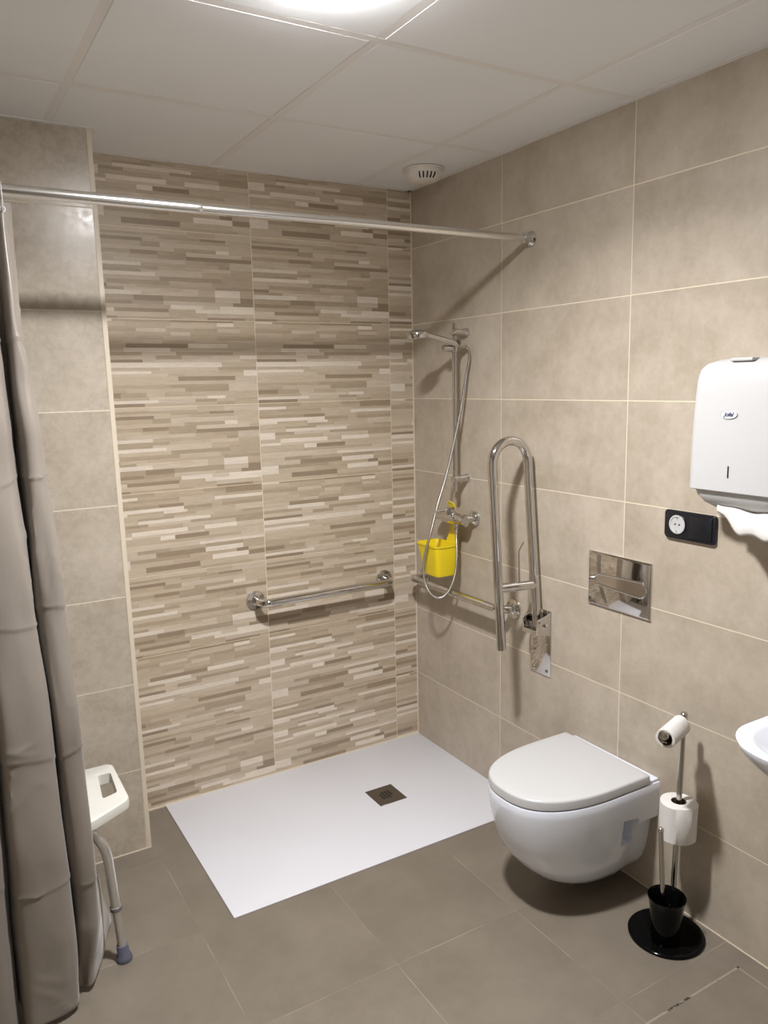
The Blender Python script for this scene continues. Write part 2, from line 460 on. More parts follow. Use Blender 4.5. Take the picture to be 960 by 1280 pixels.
# ------------------------------------------------------------------ shower curtain
levels = [  # z, control points from the free right edge (x, y) towards the left
 (1.985, [(-1.562, -.722), (-1.580, -.735), (-1.605, -.722), (-1.64, -.742), (-1.685, -.744), (-1.72, -.722), (-1.765, -.742), (-1.81, -.742), (-1.85, -.722)]),
 (1.74,  [(-1.566, -.715), (-1.578, -.752), (-1.607, -.716), (-1.635, -.762), (-1.685, -.766), (-1.72, -.716), (-1.755, -.762), (-1.81, -.766), (-1.85, -.716)]),
 (1.60,  [(-1.556, -.700), (-1.556, -.756), (-1.606, -.712), (-1.628, -.778), (-1.690, -.784), (-1.720, -.712), (-1.748, -.778), (-1.812, -.78), (-1.85, -.716)]),
 (1.45,  [(-1.556, -.695), (-1.548, -.772), (-1.604, -.712), (-1.622, -.792), (-1.695, -.798), (-1.720, -.715), (-1.742, -.788), (-1.815, -.79), (-1.85, -.716)]),
 (1.05,  [(-1.548, -.690), (-1.535, -.795), (-1.602, -.745), (-1.612, -.822), (-1.700, -.826), (-1.716, -.730), (-1.735, -.812), (-1.820, -.81), (-1.85, -.73)]),
 (.70,   [(-1.560, -.730), (-1.527, -.838), (-1.593, -.772), (-1.600, -.850), (-1.700, -.858), (-1.716, -.745), (-1.735, -.842), (-1.820, -.84), (-1.85, -.75)]),
 (.43,   [(-1.565, -.785), (-1.528, -.856), (-1.590, -.792), (-1.598, -.868), (-1.700, -.880), (-1.718, -.770), (-1.735, -.862), (-1.820, -.86), (-1.85, -.78)]),
 (.22,   [(-1.492, -.690), (-1.530, -.838), (-1.588, -.790), (-1.598, -.872), (-1.700, -.884), (-1.722, -.770), (-1.738, -.866), (-1.820, -.86), (-1.85, -.78)]),
 (.018,  [(-1.458, -.590), (-1.545, -.800), (-1.592, -.820), (-1.602, -.872), (-1.705, -.886), (-1.726, -.775), (-1.740, -.870), (-1.820, -.86), (-1.85, -.78)]),
]
XC_ = [p for p in [(-1.90, 1), (-1.96, 1), (-2.0, 0), (-2.05, 1), (-2.11, 1), (-2.15, 0), (-2.2, 1), (-2.26, 1), (-2.30, 0), (-2.375, 1)]]
full = []
for z, cps in levels:
    yb = cps[-1][1]; yf = cps[-2][1]
    cps = list(cps); cps.insert(2, (cps[2][0] + .017, cps[1][1] - .008 * min(1, (2.0 - z) / .3))); full.append((z, list(cps) + [(x, yf if k else yb) for x, k in XC_]))
def lev(z):
    if z >= full[0][0]: return full[0][1]
    for (z1, c1), (z0, c0) in zip(full, full[1:]):
        if z >= z0:
            t = (z - z0) / (z1 - z0); t = t * t * (3 - 2 * t)
            return [(a[0] * (1 - t) + d[0] * t, a[1] * (1 - t) + d[1] * t) for a, d in zip(c0, c1)]
    return full[-1][1]
NR = 380; SUB = 12; rows = []
ztop, zbot = 1.985, .018
creases = [1.66, 1.345, 1.03, .69, .36]
for r in range(NR + 1):
    z = ztop + (zbot - ztop) * r / NR
    path = spline([(x, y, z) for x, y in lev(z)], SUB)
    out = []
    for k, p in enumerate(path):
        a = path[max(k - 1, 0)]; c = path[min(k + 1, len(path) - 1)]; t = (c - a); nrm = V((-t.y, t.x, 0))
        if nrm.length < 1e-9: nrm = V((0, 1, 0))
        nrm.normalize()
        # tangent runs towards -x so this normal points to -y (the room)
        s = k / SUB
        wv = noise.noise(V((s * 1.1, z * 2.2, 1.7))) * .007 + noise.noise(V((s * 2.2 + z * 2, z * 5.0 - s, 4.2))) * .0036
        fade = min(1, (ztop - z) / .25)
        cr = 0
        for ci, zc in enumerate(creases):
            zz = zc + .010 * math.sin(s * 1.7 + ci * 2.1) + .018 * math.sin(s * .55 + ci)
            dz = z - zz
            cr += .0016 * math.exp(-abs(dz) / .004) + .0012 * math.exp(-abs(dz) / .035) * (1 if dz > 0 else -.6)
        # sharp packing wrinkles: thin ridges where a stretched noise crosses zero
        r1 = noise.noise(V((s * .9 + z * 2.2, z * 3.4 - s * .5, 21.0))); r2 = noise.noise(V((s * .8 - z * 2.6, z * 3.0 + s * .6, 37.0)))
        gate = max(0, noise.noise(V((s * .8, z * 2.1, 50.0))) + .12)
        dm = .0042 * gate * (math.exp(-abs(r1) / .035) + math.exp(-abs(r2) / .035))
        out.append(p + nrm * (fade * (wv + cr + dm)))
    rows.append(out)
cur = thing('shower_curtain', 'taupe satin shower curtain hanging in folds from the rod at the left edge', 'shower curtain', (-1.9, -.73, 0))
b = NB(); loft(b, rows, cap=False, closed=False); 
cu = obj('fabric', b, m_cloth, cur)
sd = cu.modifiers.new('thickness', 'SOLIDIFY'); sd.thickness = .0007; sd.offset = 0
for x in (-1.583, -1.70, -1.86, -2.0, -2.15, -2.32):
    y = min(lev(1.97), key=lambda p: abs(p[0] - x))[1]
    b = NB(); annulus(b, (x, -.733 if x > -1.6 else -.740, 1.968), (0, -1, 0), .0045, .008, -.004, .004, 20); g_ = obj('grommet', b, m_wplas, cur)
    b = NB(); pts = [V((x, -.733 + .021 * math.sin(a), 1.995 + .034 * math.cos(a))) for a in [2 * PI * k / 28 for k in range(29)]]
    tube(b, pts, .0014, 8, cap=False); obj('curtain_ring', b, m_wplas, cur)

# ------------------------------------------------------------------ shower rail
ry = -.376; rx = -.0585
rl = thing('shower_rail', 'vertical chrome slide rail with two wall brackets on the right shower wall', 'shower rail', (0, ry, 1.144))
b = NB(); tube(b, [(rx, ry, 1.144), (rx, ry, 1.772)], .0092, 24); obj('rail', b, m_chrome, rl)
for z in (1.738, 1.192):
    b = NB(); lathe(b, (0, ry, z), (-1, 0, 0), [(.0165, 0), (.0165, .004), (.0135, .008), (.0125, .045), (.0145, .052), (.0145, .068), (.0125, .071), (0, .071)], 28); obj('bracket', b, m_chrome, rl)
b = NB(); lathe(b, (rx, ry, 1.668), (0, 0, 1), [(.0135, 0), (.0155, .002), (.0155, .034), (.0135, .036)], 28)
sl = obj('slider', b, m_chrome, rl)
b = NB(); lathe(b, (rx - .012, ry - .008, 1.678), (-1, .12, .05), [(.008, 0), (.0125, .006), (.0125, .04), (.010, .043), (0, .043)], 24); obj('clamp_knob', b, m_chrome, sl)
b = NB(); annulus(b, (rx + .012, ry - .022, 1.697), (-1, -.13, .22), .0112, .0165, -.012, .012, 24); obj('handset_cradle', b, m_chrome, sl)

hs = thing('hand_shower', 'chrome hand shower clipped to the top of the slide rail, hose hanging down', 'hand shower', (-.25, -.407, 1.70))
h0 = V((-.030, -.393, 1.686)); h1 = V((-.205, -.405, 1.727)); hd = (h1 - h0)
b = NB(); tube(b, [h0, h0 + hd * .15, h0 + hd * .5, h0 + hd * .85, h1 + V((-.01, 0, .001))], [.0085, .0105, .0112, .0095, .0095], 24); obj('handle', b, m_chrome, hs)
hc = V((-.243, -.407, 1.738))
b = NB(); lathe(b, hc, (.10, .02, -1), [(0, -.004), (.026, -.002), (.035, .002), (.0385, .009), (.0385, .022), (.036, .0255), (.034, .0258), (0, .0258)], 40); sh_ = obj('shower_head', b, m_chrome, hs)
b = NB(); lathe(b, hc, (.10, .02, -1), [(0, .0258), (.031, .0259), (.031, .028), (0, .0285)], 40); obj('spray_plate', b, m_gplas, sh_)
hp = [h0 + V((.002, 0, -.001)), (-.012, -.397, 1.676), (-.012, -.405, 1.64), (-.022, -.402, 1.59), (-.035, -.395, 1.50), (-.052, -.386, 1.40), (-.075, -.376, 1.29), (-.100, -.367, 1.19), (-.122, -.352, 1.105), (-.140, -.345, 1.03), (-.152, -.335, .97), (-.163, -.318, .90), (-.165, -.31, .84), (-.160, -.312, .79), (-.146, -.325, .748), (-.122, -.342, .727), (-.098, -.358, .738), (-.078, -.372, .775), (-.064, -.381, .83), (-.060, -.385, .90), (-.060, -.383, .96), (-.060, -.38, 1.008)]
b = NB(); tube(b, spline(hp, 8), .0048, 14); obj('hose', b, m_hose, hs)
b = NB(); lathe(b, (-.060, -.38, .978), (0, 0, 1), [(.0065, 0), (.0085, .003), (.0085, .02), (.0095, .022), (.0095, .032)], 20); obj('hose_nut', b, m_chrome, hs)

# ------------------------------------------------------------------ mixer
mz = 1.036
mx = thing('shower_mixer', 'chrome single-lever shower mixer on the right wall below the slide rail', 'mixer tap', (0, -.345, mz))
for y in (-.424, -.268):
    b = NB(); lathe(b, (0, y, mz + .004), (-1, 0, 0), [(.029, 0), (.0295, .006), (.024, .016), (.0155, .022), (.0155, .04), (.0185, .042), (.0185, .052), (.014, .058)], 32); obj('wall_flange', b, m_chrome, mx)
b = NB(); lathe(b, (-.058, -.440, mz + .002), (0, 1, 0), [(.0, 0), (.016, .0), (.0175, .003), (.0175, .03), (.0205, .045), (.0235, .07), (.0235, .11), (.0205, .135), (.0175, .15), (.0175, .185), (.016, .188), (0, .188)], 32); obj('body', b, m_chrome, mx)
b = NB(); lathe(b, (-.058, -.345, mz + .012), (-.25, 0, 1), [(.0205, 0), (.0215, .018), (.0205, .026), (.012, .031), (0, .032)], 28); lv = obj('cartridge_cap', b, m_chrome, mx)
b = NB(); tube(b, [(-.045, -.345, mz + .034), (-.085, -.348, mz + .036), (-.135, -.352, mz + .034)], [.0085, .0065, .0050], 16)
obj('lever', b, m_chrome, mx)
b = NB(); lathe(b, (-.060, -.38, mz - .008), (0, 0, -1), [(.011, 0), (.011, .016), (.0085, .02)], 20); obj('outlet', b, m_chrome, mx)

# ------------------------------------------------------------------ yellow bucket hanging on the mixer
bk = thing('plastic_caddy', 'bright yellow plastic caddy hooked over the shower mixer', 'shower caddy', (-.09, -.295, .812))
def bring(z, cx, hx, cy, hy, r): return [(x, y, z) for x, y in rrect(cx, cy, hx, hy, r, 6)]
b = NB()
loft(b, [bring(.812, -.092, .038, -.318, .042, .014), bring(.814, -.092, .044, -.318, .048, .018), bring(.824, -.091, .047, -.317, .0515, .018), bring(.926, -.089, .054, -.296, .074, .022), bring(.928, -.089, .0575, -.296, .0775, .025), bring(.934, -.089, .0575, -.296, .0775, .025), bring(.934, -.089, .052, -.296, .072, .020), bring(.83, -.091, .0445, -.316, .0495, .016), bring(.818, -.092, .041, -.318, .045, .014)])
obj('tub', b, m_yel, bk)
b = NB()
# broad neck rising from the back wall, then curling forward over the mixer
sec = [(-.0335, .928, .040), (-.032, .945, .036), (-.0305, .962, .025), (-.030, .98, .017), (-.030, 1.01, .0145), (-.030, 1.05, .0150), (-.031, 1.066, .0195), (-.034, 1.080, .0205), (-.039, 1.091, .0165), (-.044, 1.097, .008)]
yc = -.318; rings = []
for i, (x, z, hw) in enumerate(sec):
    p0 = sec[max(i - 1, 0)]; p1 = sec[min(i + 1, len(sec) - 1)]
    t = V((p1[0] - p0[0], 0, p1[1] - p0[1])).normalized(); n_ = V((-t.z, 0, t.x)) * .0016
    rings.append([V((x, yc - hw, z)) + n_, V((x, yc + hw, z)) + n_, V((x, yc + hw, z)) - n_, V((x, yc - hw, z)) - n_])
loft(b, rings); obj('hanging_hook', b, m_yel, bk)

# ------------------------------------------------------------------ grab bars
def grab(name, label, p0, p1, out, z):
    p0, p1, out = V(p0), V(p1), V(out); g = thing(name, label, 'grab bar', (p0 + p1) / 2, 'straight chrome grab bars in the shower')
    along = (p1 - p0).normalized(); o_ = out.normalized()
    b = NB(); tube(b, fillet([p0 + o_ * .004, p0 + out, p1 + out, p1 + o_ * .004], .045, 10), .0150, 24); obj('bar', b, m_chrome, g)
    for p in (p0, p1):
        b = NB(); lathe(b, p, o_, [(.037, -.0006), (.0375, .005), (.035, .009), (.020, .0115), (.017, .016), (.0155, .017)], 36); obj('flange', b, m_chrome, g)
grab('grab_bar', 'chrome grab bar on the striped mosaic back wall', (-.742, 0, .740), (-.165, 0, .741), (0, -.078, 0), 0)
grab('grab_bar', 'chrome grab bar low on the right wall behind the hose loop', (0, -.067, .736), (0, -.656, .739), (-.068, 0, .006), 0)

# ------------------------------------------------------------------ fold-down support rail
fr = thing('folding_support_rail', 'tall chrome hairpin support rail folded up against the right wall beside the toilet', 'folding grab rail', (0, -.80, .54))
def lp(t, x): return V((x - .012 * t, -.806 + .044 * t, 0))
A0 = V((-.032, -.814, .712)); A1 = V((-.037, -.764, 1.285)); B1 = V((-.187, -.762, 1.285)); B0 = V((-.168, -.790, .655))
mid = (A1 + B1) / 2; R_ = (B1 - A1).length / 2
arc = [mid + (A1 - mid) * math.cos(PI * k / 18) + V((0, 0, 1)) * R_ * math.sin(PI * k / 18) for k in range(19)]
b = NB(); tube(b, [A0, A0.lerp(A1, .5)] + arc + [B1.lerp(B0, .5), B0], .0158, 28); obj('hairpin_tube', b, m_chrome, fr)
ta = (.865 - A0.z) / (A1.z - A0.z); tb = (.868 - B0.z) / (B1.z - B0.z)
ja = A0.lerp(A1, ta); jb = B0.lerp(B1, tb)
b = NB(); tube(b, [ja, jb], .0158, 24); obj('cross_brace', b, m_chrome, fr)
mj = ja.lerp(jb, .42)
b = NB(); tube(b, fillet([mj, mj + V((-.006, -.002, .125)), mj + V((.012, -.006, .152))], .01, 6), .0032, 12); obj('roll_hook', b, m_chrome, fr)
b = NB(); box(b, (-.004, -.852, .538), (0, -.750, .775), .0015, 2); wp = obj('wall_plate', b, m_chrome, fr)
for y, z in ((-.768, .556), (-.834, .556), (-.768, .62), (-.834, .66)):
    b = NB(); lathe(b, (-.004, y, z), (-1, 0, 0), [(.0065, 0), (.006, .002), (.003, .0038), (0, .004)], 16); obj('screw', b, m_brush, wp)
b = NB(); prism(b, [(x, -.851, z) for x, z in ((-.004, .688), (-.062, .700), (-.066, .704), (-.066, .752), (-.004, .768))], (0, .005, 0), .0008, 1); obj('hinge_plate', b, m_chrome, fr)
b = NB(); prism(b, [(x, -.783, z) for x, z in ((-.004, .688), (-.062, .700), (-.066, .704), (-.066, .752), (-.004, .768))], (0, .005, 0), .0008, 1); obj('hinge_plate', b, m_chrome, fr)
b = NB(); box(b, (-.0665, -.8505, .700), (-.063, -.778, .716), .001, 1); obj('hinge_bridge', b, m_chrome, fr)
b = NB(); lathe(b, (-.028, -.851, .727), (0, -1, 0), [(.0085, -.002), (.0085, .006), (.0065, .008), (0, .008)], 6); lathe(b, (-.050, -.851, .742), (0, -1, 0), [(.005, -.002), (.0045, .003), (0, .004)], 14); tube(b, [(-.028, -.852, .727), (-.028, -.776, .727)], .005, 14); obj('hinge_bolt', b, m_chrome, fr)

# ------------------------------------------------------------------ flush plate
fp = thing('flush_plate', 'polished chrome flush plate on the wall above the toilet', 'flush plate', (0, -1.149, .851))
b = NB()
loft(b, [[(.0006, -1.149 + sx * .124, .9365 + sz * .0855) for sx, sz in ((-1, -1), (1, -1), (1, 1), (-1, 1))],
         [(-.006, -1.149 + sx * .124, .9365 + sz * .0855) for sx, sz in ((-1, -1), (1, -1), (1, 1), (-1, 1))],
         [(-.011, -1.149 + sx * .117, .9365 + sz * .079) for sx, sz in ((-1, -1), (1, -1), (1, 1), (-1, 1))]])
pl = obj('plate', b, m_chrome, fp)
b = NB(); st = []
cyy, czz, hl = -1.156, .9375, .080
for sgn, a0, hr in ((1, -90, .0165), (-1, 90, .0235)):
    for k in range(13):
        a = math.radians(a0 + 180 * k / 12); st.append(V((-.0115, cyy + sgn * hl - sgn * 0 + hr * math.cos(a), czz + hr * math.sin(a))))
st = st[13:] + st[:13]
tube(b, st + [st[0]], .0034, 10, cap=False); obj('button_ring', b, m_chrome, fp)
b = NB(); prism(b, [p + V((.001, 0, 0)) for p in st], (-.0014, 0, 0)); obj('flush_button', b, m_chrome, fp)

# ------------------------------------------------------------------ socket
so = thing('socket_plate', 'black double frame with round white socket on the wall below the towel dispenser', 'socket', (0, -1.399, 1.113))
b = NB(); prism(b, [(0, y, z) for y, z in rrect(-1.399, 1.152, .0825, .0395, .008)], (-.010, 0, 0), .003, 3); obj('frame', b, m_bplas, so)
b = NB(); prism(b, [(-.0095, y, z) for y, z in rrect(-1.4355, 1.152, .036, .031, .003)], (-.0035, 0, 0), .001, 2); obj('blank_cover', b, m_bplas, so)
b = NB(); annulus(b, (-.0095, -1.3605, 1.153), (-1, 0, 0), .019, .0285, 0, .003, 40); obj('socket_ring', b, m_bplas, so)
b = NB(); lathe(b, (-.0096, -1.3605, 1.153), (-1, 0, 0), [(.0262, 0), (.0262, .0042), (.022, .0048), (.0205, .0030), (0, .0022)], 40); sk = obj('socket_insert', b, m_wplas, so, label='round white socket insert')
b = NB()
for dz in (-.007, .007): lathe(b, (-.0120, -1.3605 + dz, 1.153), (-1, 0, 0), [(.0026, 0), (.0026, .0006), (0, .0007)], 12)
obj('socket_hole', b, m_hole, sk)
for sz in (-1, 1):
    b = NB(); box(b, (-.0145, -1.3625, 1.153 + sz * .019 - .0015), (-.0125, -1.3585, 1.153 + sz * .019 + .0015)); obj('earth_clip', b, m_chrome, sk)

# ------------------------------------------------------------------ towel dispenser
dy, dh = -1.602, .124
td = thing('towel_dispenser', 'white wall paper towel dispenser with small oval badge at the right edge', 'towel dispenser', (0, dy, 1.22))
def drg(z, x1, hw, r=.022, x0=-.001):
    pts = [(x0, dy - hw, z), (x0, dy + hw, z)]
    for k in range(9):
        a = PI / 2 * k / 8; pts.append((x1 + r - r * math.sin(a), dy + hw - r + r * math.cos(a), z))
    for k in range(9):
        a = PI / 2 * k / 8; pts.append((x1 + r - r * math.cos(a), dy - hw + r - r * math.sin(a), z))
    return pts
b = NB(); loft(b, [drg(1.278, -.128, dh - .003), drg(1.280, -.131, dh), drg(1.33, -.131, dh), drg(1.42, -.130, dh - .001), drg(1.50, -.127, dh - .003), drg(1.55, -.123, dh - .005), drg(1.574, -.117, dh - .009), drg(1.588, -.107, dh - .016, .03), drg(1.597, -.085, dh - .03, .04), drg(1.601, -.055, dh - .05, .04), drg(1.602, -.02, dh - .07, .015)])
cv = obj('cover', b, m_wplas, td)
b = NB(); loft(b, [drg(1.281, -.121, dh - .008), drg(1.262, -.117, dh - .014), drg(1.244, -.104, dh - .026), drg(1.226, -.075, dh - .045), drg(1.222, -.05, dh - .06)]); obj('lower_tray', b, m_gplas, td, label='pale grey underside with outlet')
b = NB(); box(b, (-.1325, dy + .0035, 1.314), (-.1295, dy + .0075, 1.343), .0008, 1); obj('level_window', b, m_hole, td, label='dark slot showing the paper level')
b = NB(); box(b, (-.112, dy - .03, 1.5915), (-.080, dy + .03, 1.5995), .003, 2); obj('lock_tab', b, m_gplas, cv)
ov = [(-.1285, dy + .012 + .0225 * math.cos(a), 1.4665 + .0105 * math.sin(a)) for a in [2 * PI * k / 40 for k in range(40)]]
b = NB(); prism(b, ov, (-.0022, 0, 0), .0005, 1); bd = obj('badge', b, m_badge, td, label='oval badge')
b = NB(); tube(b, [V(p) + V((-.002, 0, 0)) for p in ov + [ov[0]]], .0007, 6, cap=False); obj('badge_rim', b, m_oval, bd)
fc = bpy.data.curves.new('badge_lettering', 'FONT'); fc.body = 'Jofel'; fc.size = .0135; fc.shear = .35; fc.extrude = .0003; fc.offset = .0003; fc.align_x = 'CENTER'; fc.align_y = 'CENTER'
fo = bpy.data.objects.new('tmp_text', fc); C.objects.link(fo); dg = bpy.context.evaluated_depsgraph_get(); dg.update()
tm = bpy.data.meshes.new_from_object(fo.evaluated_get(dg)); bpy.data.objects.remove(fo); bpy.data.curves.remove(fc)
b = NB(); b.from_mesh(tm); bpy.data.meshes.remove(tm)
# letters face -x: text x runs to -y
Mt = Matrix(((0, 0, -1, -.1310), (-1, 0, 0, dy + .012), (0, 1, 0, 1.4660), (0, 0, 0, 1)))
b.transform(Mt); obj('badge_lettering', b, m_ink, bd, smooth=False)

# paper towel hanging out
b = NB(); rows_ = []
for i in range(15):
    t = i / 14; row = []
    for k in range(25):
        s = k / 24; y = dy + .052 - s * .165
        sag = .030 * math.sin(t * PI / 2) * (.55 + .45 * math.sin(s * 2.2 + .3)) + .006 * math.sin(s * 9)
        x = -.066 - .060 * math.sin(t * PI * .62) * (.6 + .4 * s)
        z = 1.236 - t * .052 * min(1.15, .25 + s * 2.0) - .004 * math.sin(s * 13 + t * 3)
        row.append((x + .004 * math.sin(s * 11), y, z + .016 * math.sin(t * PI) * (1 - s * .3)))
    rows_.append(row)
loft(b, rows_, cap=False, closed=False)
pt = tag(obj('paper_towel', b, m_paper, origin=(-.09, dy, 1.22)), 'crumpled white paper towel sticking out under the dispenser', 'paper towel')
sd = pt.modifiers.new('t', 'SOLIDIFY'); sd.thickness = .003; sd.offset = 0

# ------------------------------------------------------------------ toilet
ty = -1.149
tl = thing('toilet', 'white wall-hung toilet with closed rounded lid', 'toilet', (0, ty, .04))
def dring(z, hw, fr_, hb=None, xb=-.0, sx=.17, p=2.48, n=26):
    """D-shaped slice: straight flanks from the wall, superelliptic nose"""
    if hb is None: hb = hw
    s = -sx * fr_ / .47; half = []
    for k in range(7):
        t = k / 7; x = xb + (s - xb) * t; e = min(1, max(0, (t - .30) / .7)); e = e * e * (3 - 2 * e)
        half.append((x, hb + (hw - hb) * e))
    for k in range(n + 1):
        a = PI / 2 * k / n; c, d = math.cos(a), math.sin(a)
        half.append((s - (fr_ + s) * (d ** (2 / p)), hw * (c ** (2 / p)) if c > 1e-9 else 0))
    pts = [(x, ty + y, z) for x, y in half] + [(x, ty - y, z) for x, y in half[-2::-1]]
    return pts
slices = [(.040, .050, .18, .04), (.043, .070, .215, .06), (.052, .092, .255, .085), (.070, .114, .295, .105), (.10, .135, .342, .122), (.14, .153, .385, .134), (.18, .164, .414, .141), (.22, .171, .433, .146), (.252, .174, .441, .149), (.256, .1745, .442, .174), (.30, .178, .453, .177), (.34, .179, .458, .178), (.364, .179, .459, .178), (.3672, .1775, .4575, .1765)]
b = NB(); loft(b, [dring(z, hw, f, hb) for z, hw, f, hb in slices]); bowl = obj('bowl', b, m_cer, tl)
cb = NB(); prism(cb, [(x, ty - .25, z) for x, z in ((-.148, .200), (-.086, .188), (-.082, .268), (-.090, .276), (-.148, .284))], (0, .135, 0))
cut = obj('cut_tmp', cb, m_cer)
bowl.location = (0, 0, 0)
bpy.context.view_layer.update()
boolean_cut(bowl, cut)
b = NB(); box(b, (-.046, ty - .174, .362), (-.0005, ty + .174, .378), .004, 3); obj('rear_deck', b, m_cer, tl)
def lidring(z, ins): return dring(z, .1775 - ins, .458 - ins, None, -.044 - ins * .3)
b = NB(); loft(b, [lidring(.3705, .006), lidring(.371, .0015), lidring(.3725, .0), lidring(.393, .0003), lidring(.3965, .0012), lidring(.3990, .0035), lidring(.4002, .008), lidring(.4008, .03)]); obj('lid', b, m_lid, tl)
b = NB(); loft(b, [dring(.3655, .171, .449, None, -.05), dring(.3715, .171, .449, None, -.05)]); obj('lid_gap_shade', b, m_gap, tl, label='dark shadow gap between lid and bowl')  # dark filler ring paints in the shade between lid and bowl
b = NB(); tube(b, [(-.044, ty - .13, .384), (-.044, ty + .13, .384)], .007, 14); obj('hinge', b, m_chrome, tl)

# ------------------------------------------------------------------ toilet roll stand
sb = V((-.120, -1.465, 0)); px0 = V((-.087, -1.455, .006)); px1 = V((-.070, -1.455, .628))
ts = thing('toilet_roll_stand', 'free-standing chrome roll holder with round black base beside the toilet', 'toilet roll stand', sb)
b = NB(); lathe(b, sb, (0, 0, 1), [(.100, 0), (.1035, .003), (.1035, .007), (.100, .010), (.094, .011), (0, .0112)], 72); obj('base', b, m_black, ts)
b = NB(); tube(b, [px0, px1], .0076, 20); lathe(b, px1, (0, 0, 1), [(.0076, -.002), (.0095, 0), (.0095, .018), (.007, .021), (0, .021)], 20); obj('pole', b, m_brush, ts)
ad = V((-.95, -.31, 0)).normalized(); a0 = px1 + V((0, 0, .006))
b = NB(); tube(b, [a0, a0 + ad * .135], .006, 18); lathe(b, a0 + ad * .135, ad, [(.006, 0), (.0125, .001), (.0135, .006), (.012, .010), (0, .013)], 24); obj('roll_arm', b, m_brush, ts)
b = NB(); lathe(b, (px0.lerp(px1, .446)) + V((0, 0, -.006)), (0, 0, 1), [(.0076, 0), (.026, .001), (.026, .004), (.0076, .005)], 24); obj('roll_rest', b, m_brush, ts)
cc = V((-.150, -1.487, .011))
b = NB(); lathe(b, cc, (0, 0, 1), [(0, .0), (.037, 0), (.0385, .002), (.0415, .06), (.046, .108), (.0505, .130), (.0515, .132), (.0505, .134), (.048, .131), (.0435, .106), (.039, .06), (.035, .006), (0, .005)], 48); obj('brush_cup', b, m_black, ts, label='tapered glossy black brush cup')
# brush
br0 = V((-.160, -1.489, .045)); br1 = V((-.190, -1.491, .352))
tb_ = thing('toilet_brush', 'toilet brush standing in the black cup, slim steel handle with ball end', 'toilet brush', br0)
b = NB(); tube(b, [br0, br1], .0066, 18); obj('handle', b, m_brush, tb_)
b = NB(); bmesh.ops.create_uvsphere(b, u_segments=18, v_segments=12, radius=.0085, matrix=Matrix.Translation(br1 + V((-.0005, 0, .006)))); obj('ball_end', b, m_chrome, tb_)
b = NB(); lathe(b, br0 + V((.001, 0, -.020)), (0, 0, 1), [(.012, 0), (.026, .006), (.026, .055), (.012, .062)], 24); obj('bristle_head', b, m_black, tb_)
# rolls
def roll(name, label, base, axis, L, ro, ri):
    t = thing(name, label, 'toilet roll', base, 'toilet rolls on the stand')
    base = V(base); axis = V(axis).normalized(); u, w_ = frame(axis); n = 48
    Rg = lambda r, h, wob=0: [base + axis * h + (u * math.cos(2 * PI * k / n) + w_ * math.sin(2 * PI * k / n)) * (r + wob * math.sin(3 * 2 * PI * k / n) * .0012) for k in range(n)]
    b = NB(); loft(b, [Rg(ri, 0), Rg(ro - .002, 0), Rg(ro, .002, 1), Rg(ro, L * .5, 1), Rg(ro, L - .002, 1), Rg(ro - .002, L), Rg(ri, L), Rg(ri, 0)], cap=False)
    bmesh.ops.remove_doubles(b, verts=b.verts, dist=1e-6); obj('paper', b, m_paper, t)
    b = NB(); annulus(b, base, axis, ri - .0016, ri - .0001, .0008, L - .0008, 40); obj('core', b, m_card, t)
rb = px0.lerp(px1, .446)
roll('toilet_roll', 'full white toilet roll threaded upright on the stand pole', (rb.x, rb.y, rb.z), (px1 - px0), .106, .0505, .021)
roll('toilet_roll', 'nearly used-up toilet roll on the arm at the top of the stand', a0 + ad * .022 + V((0, 0, -.0125)), ad, .108, .0265, .0195)

# ------------------------------------------------------------------ basin at the right edge
sy = -2.06
sk_ = thing('wash_basin', 'white ceramic wash basin at the right edge of the photo', 'wash basin', (0, sy, .6))
def srr(z, x1, hw, r, x0=.0008, ya=0):
    cx, hx = (x0 + x1) / 2, abs(x1 - x0) / 2
    out = []
    for s1, s2, a0, rr in ((1, 1, 0, .01), (-1, 1, 90, r), (-1, -1, 180, r), (1, -1, 270, .01)):
        for k in range(11):
            a = math.radians(a0 + 9 * k); out.append((cx + s1 * (hx - rr) + rr * math.cos(a), sy + ya + s2 * (hw - rr) + rr * math.sin(a), z))
    return out
ZR = .80
b = NB(); loft(b, [srr(ZR - .165, -.14, .09, .04), srr(ZR - .15, -.20, .13, .06), srr(ZR - .11, -.30, .19, .09), srr(ZR - .06, -.372, .238, .11), srr(ZR - .03, -.398, .262, .12), srr(ZR - .010, -.408, .271, .12), srr(ZR - .002, -.409, .272, .12), srr(ZR, -.405, .268, .118), srr(ZR - .0005, -.385, .250, .10, -.115), srr(ZR - .006, -.372, .240, .095, -.125), srr(ZR - .05, -.345, .215, .09, -.145), srr(ZR - .10, -.29, .15, .07, -.18), srr(ZR - .12, -.25, .07, .03, -.20)])
obj('bowl', b, m_cer, sk_)
b = NB(); lathe(b, (-.225, sy, ZR - .12), (0, 0, 1), [(.022, 0), (.021, .003), (0, .003)], 24); obj('waste', b, m_chrome, sk_)
b = NB(); lathe(b, (-.06, sy, ZR), (0, 0, 1), [(.025, 0), (.022, .01), (.019, .10), (.021, .13), (0, .14)], 28); tube(b, [(-.06, sy, ZR + .07), (-.17, sy, ZR + .095), (-.19, sy, ZR + .085)], [.014, .012, .011], 16); obj('tap', b, m_chrome, sk_)
b = NB(); tube(b, fillet([(-.20, sy, ZR - .16), (-.20, sy, ZR - .32), (-.003, sy, ZR - .32)], .04), .016, 18); obj('waste_pipe', b, m_chrome, sk_)

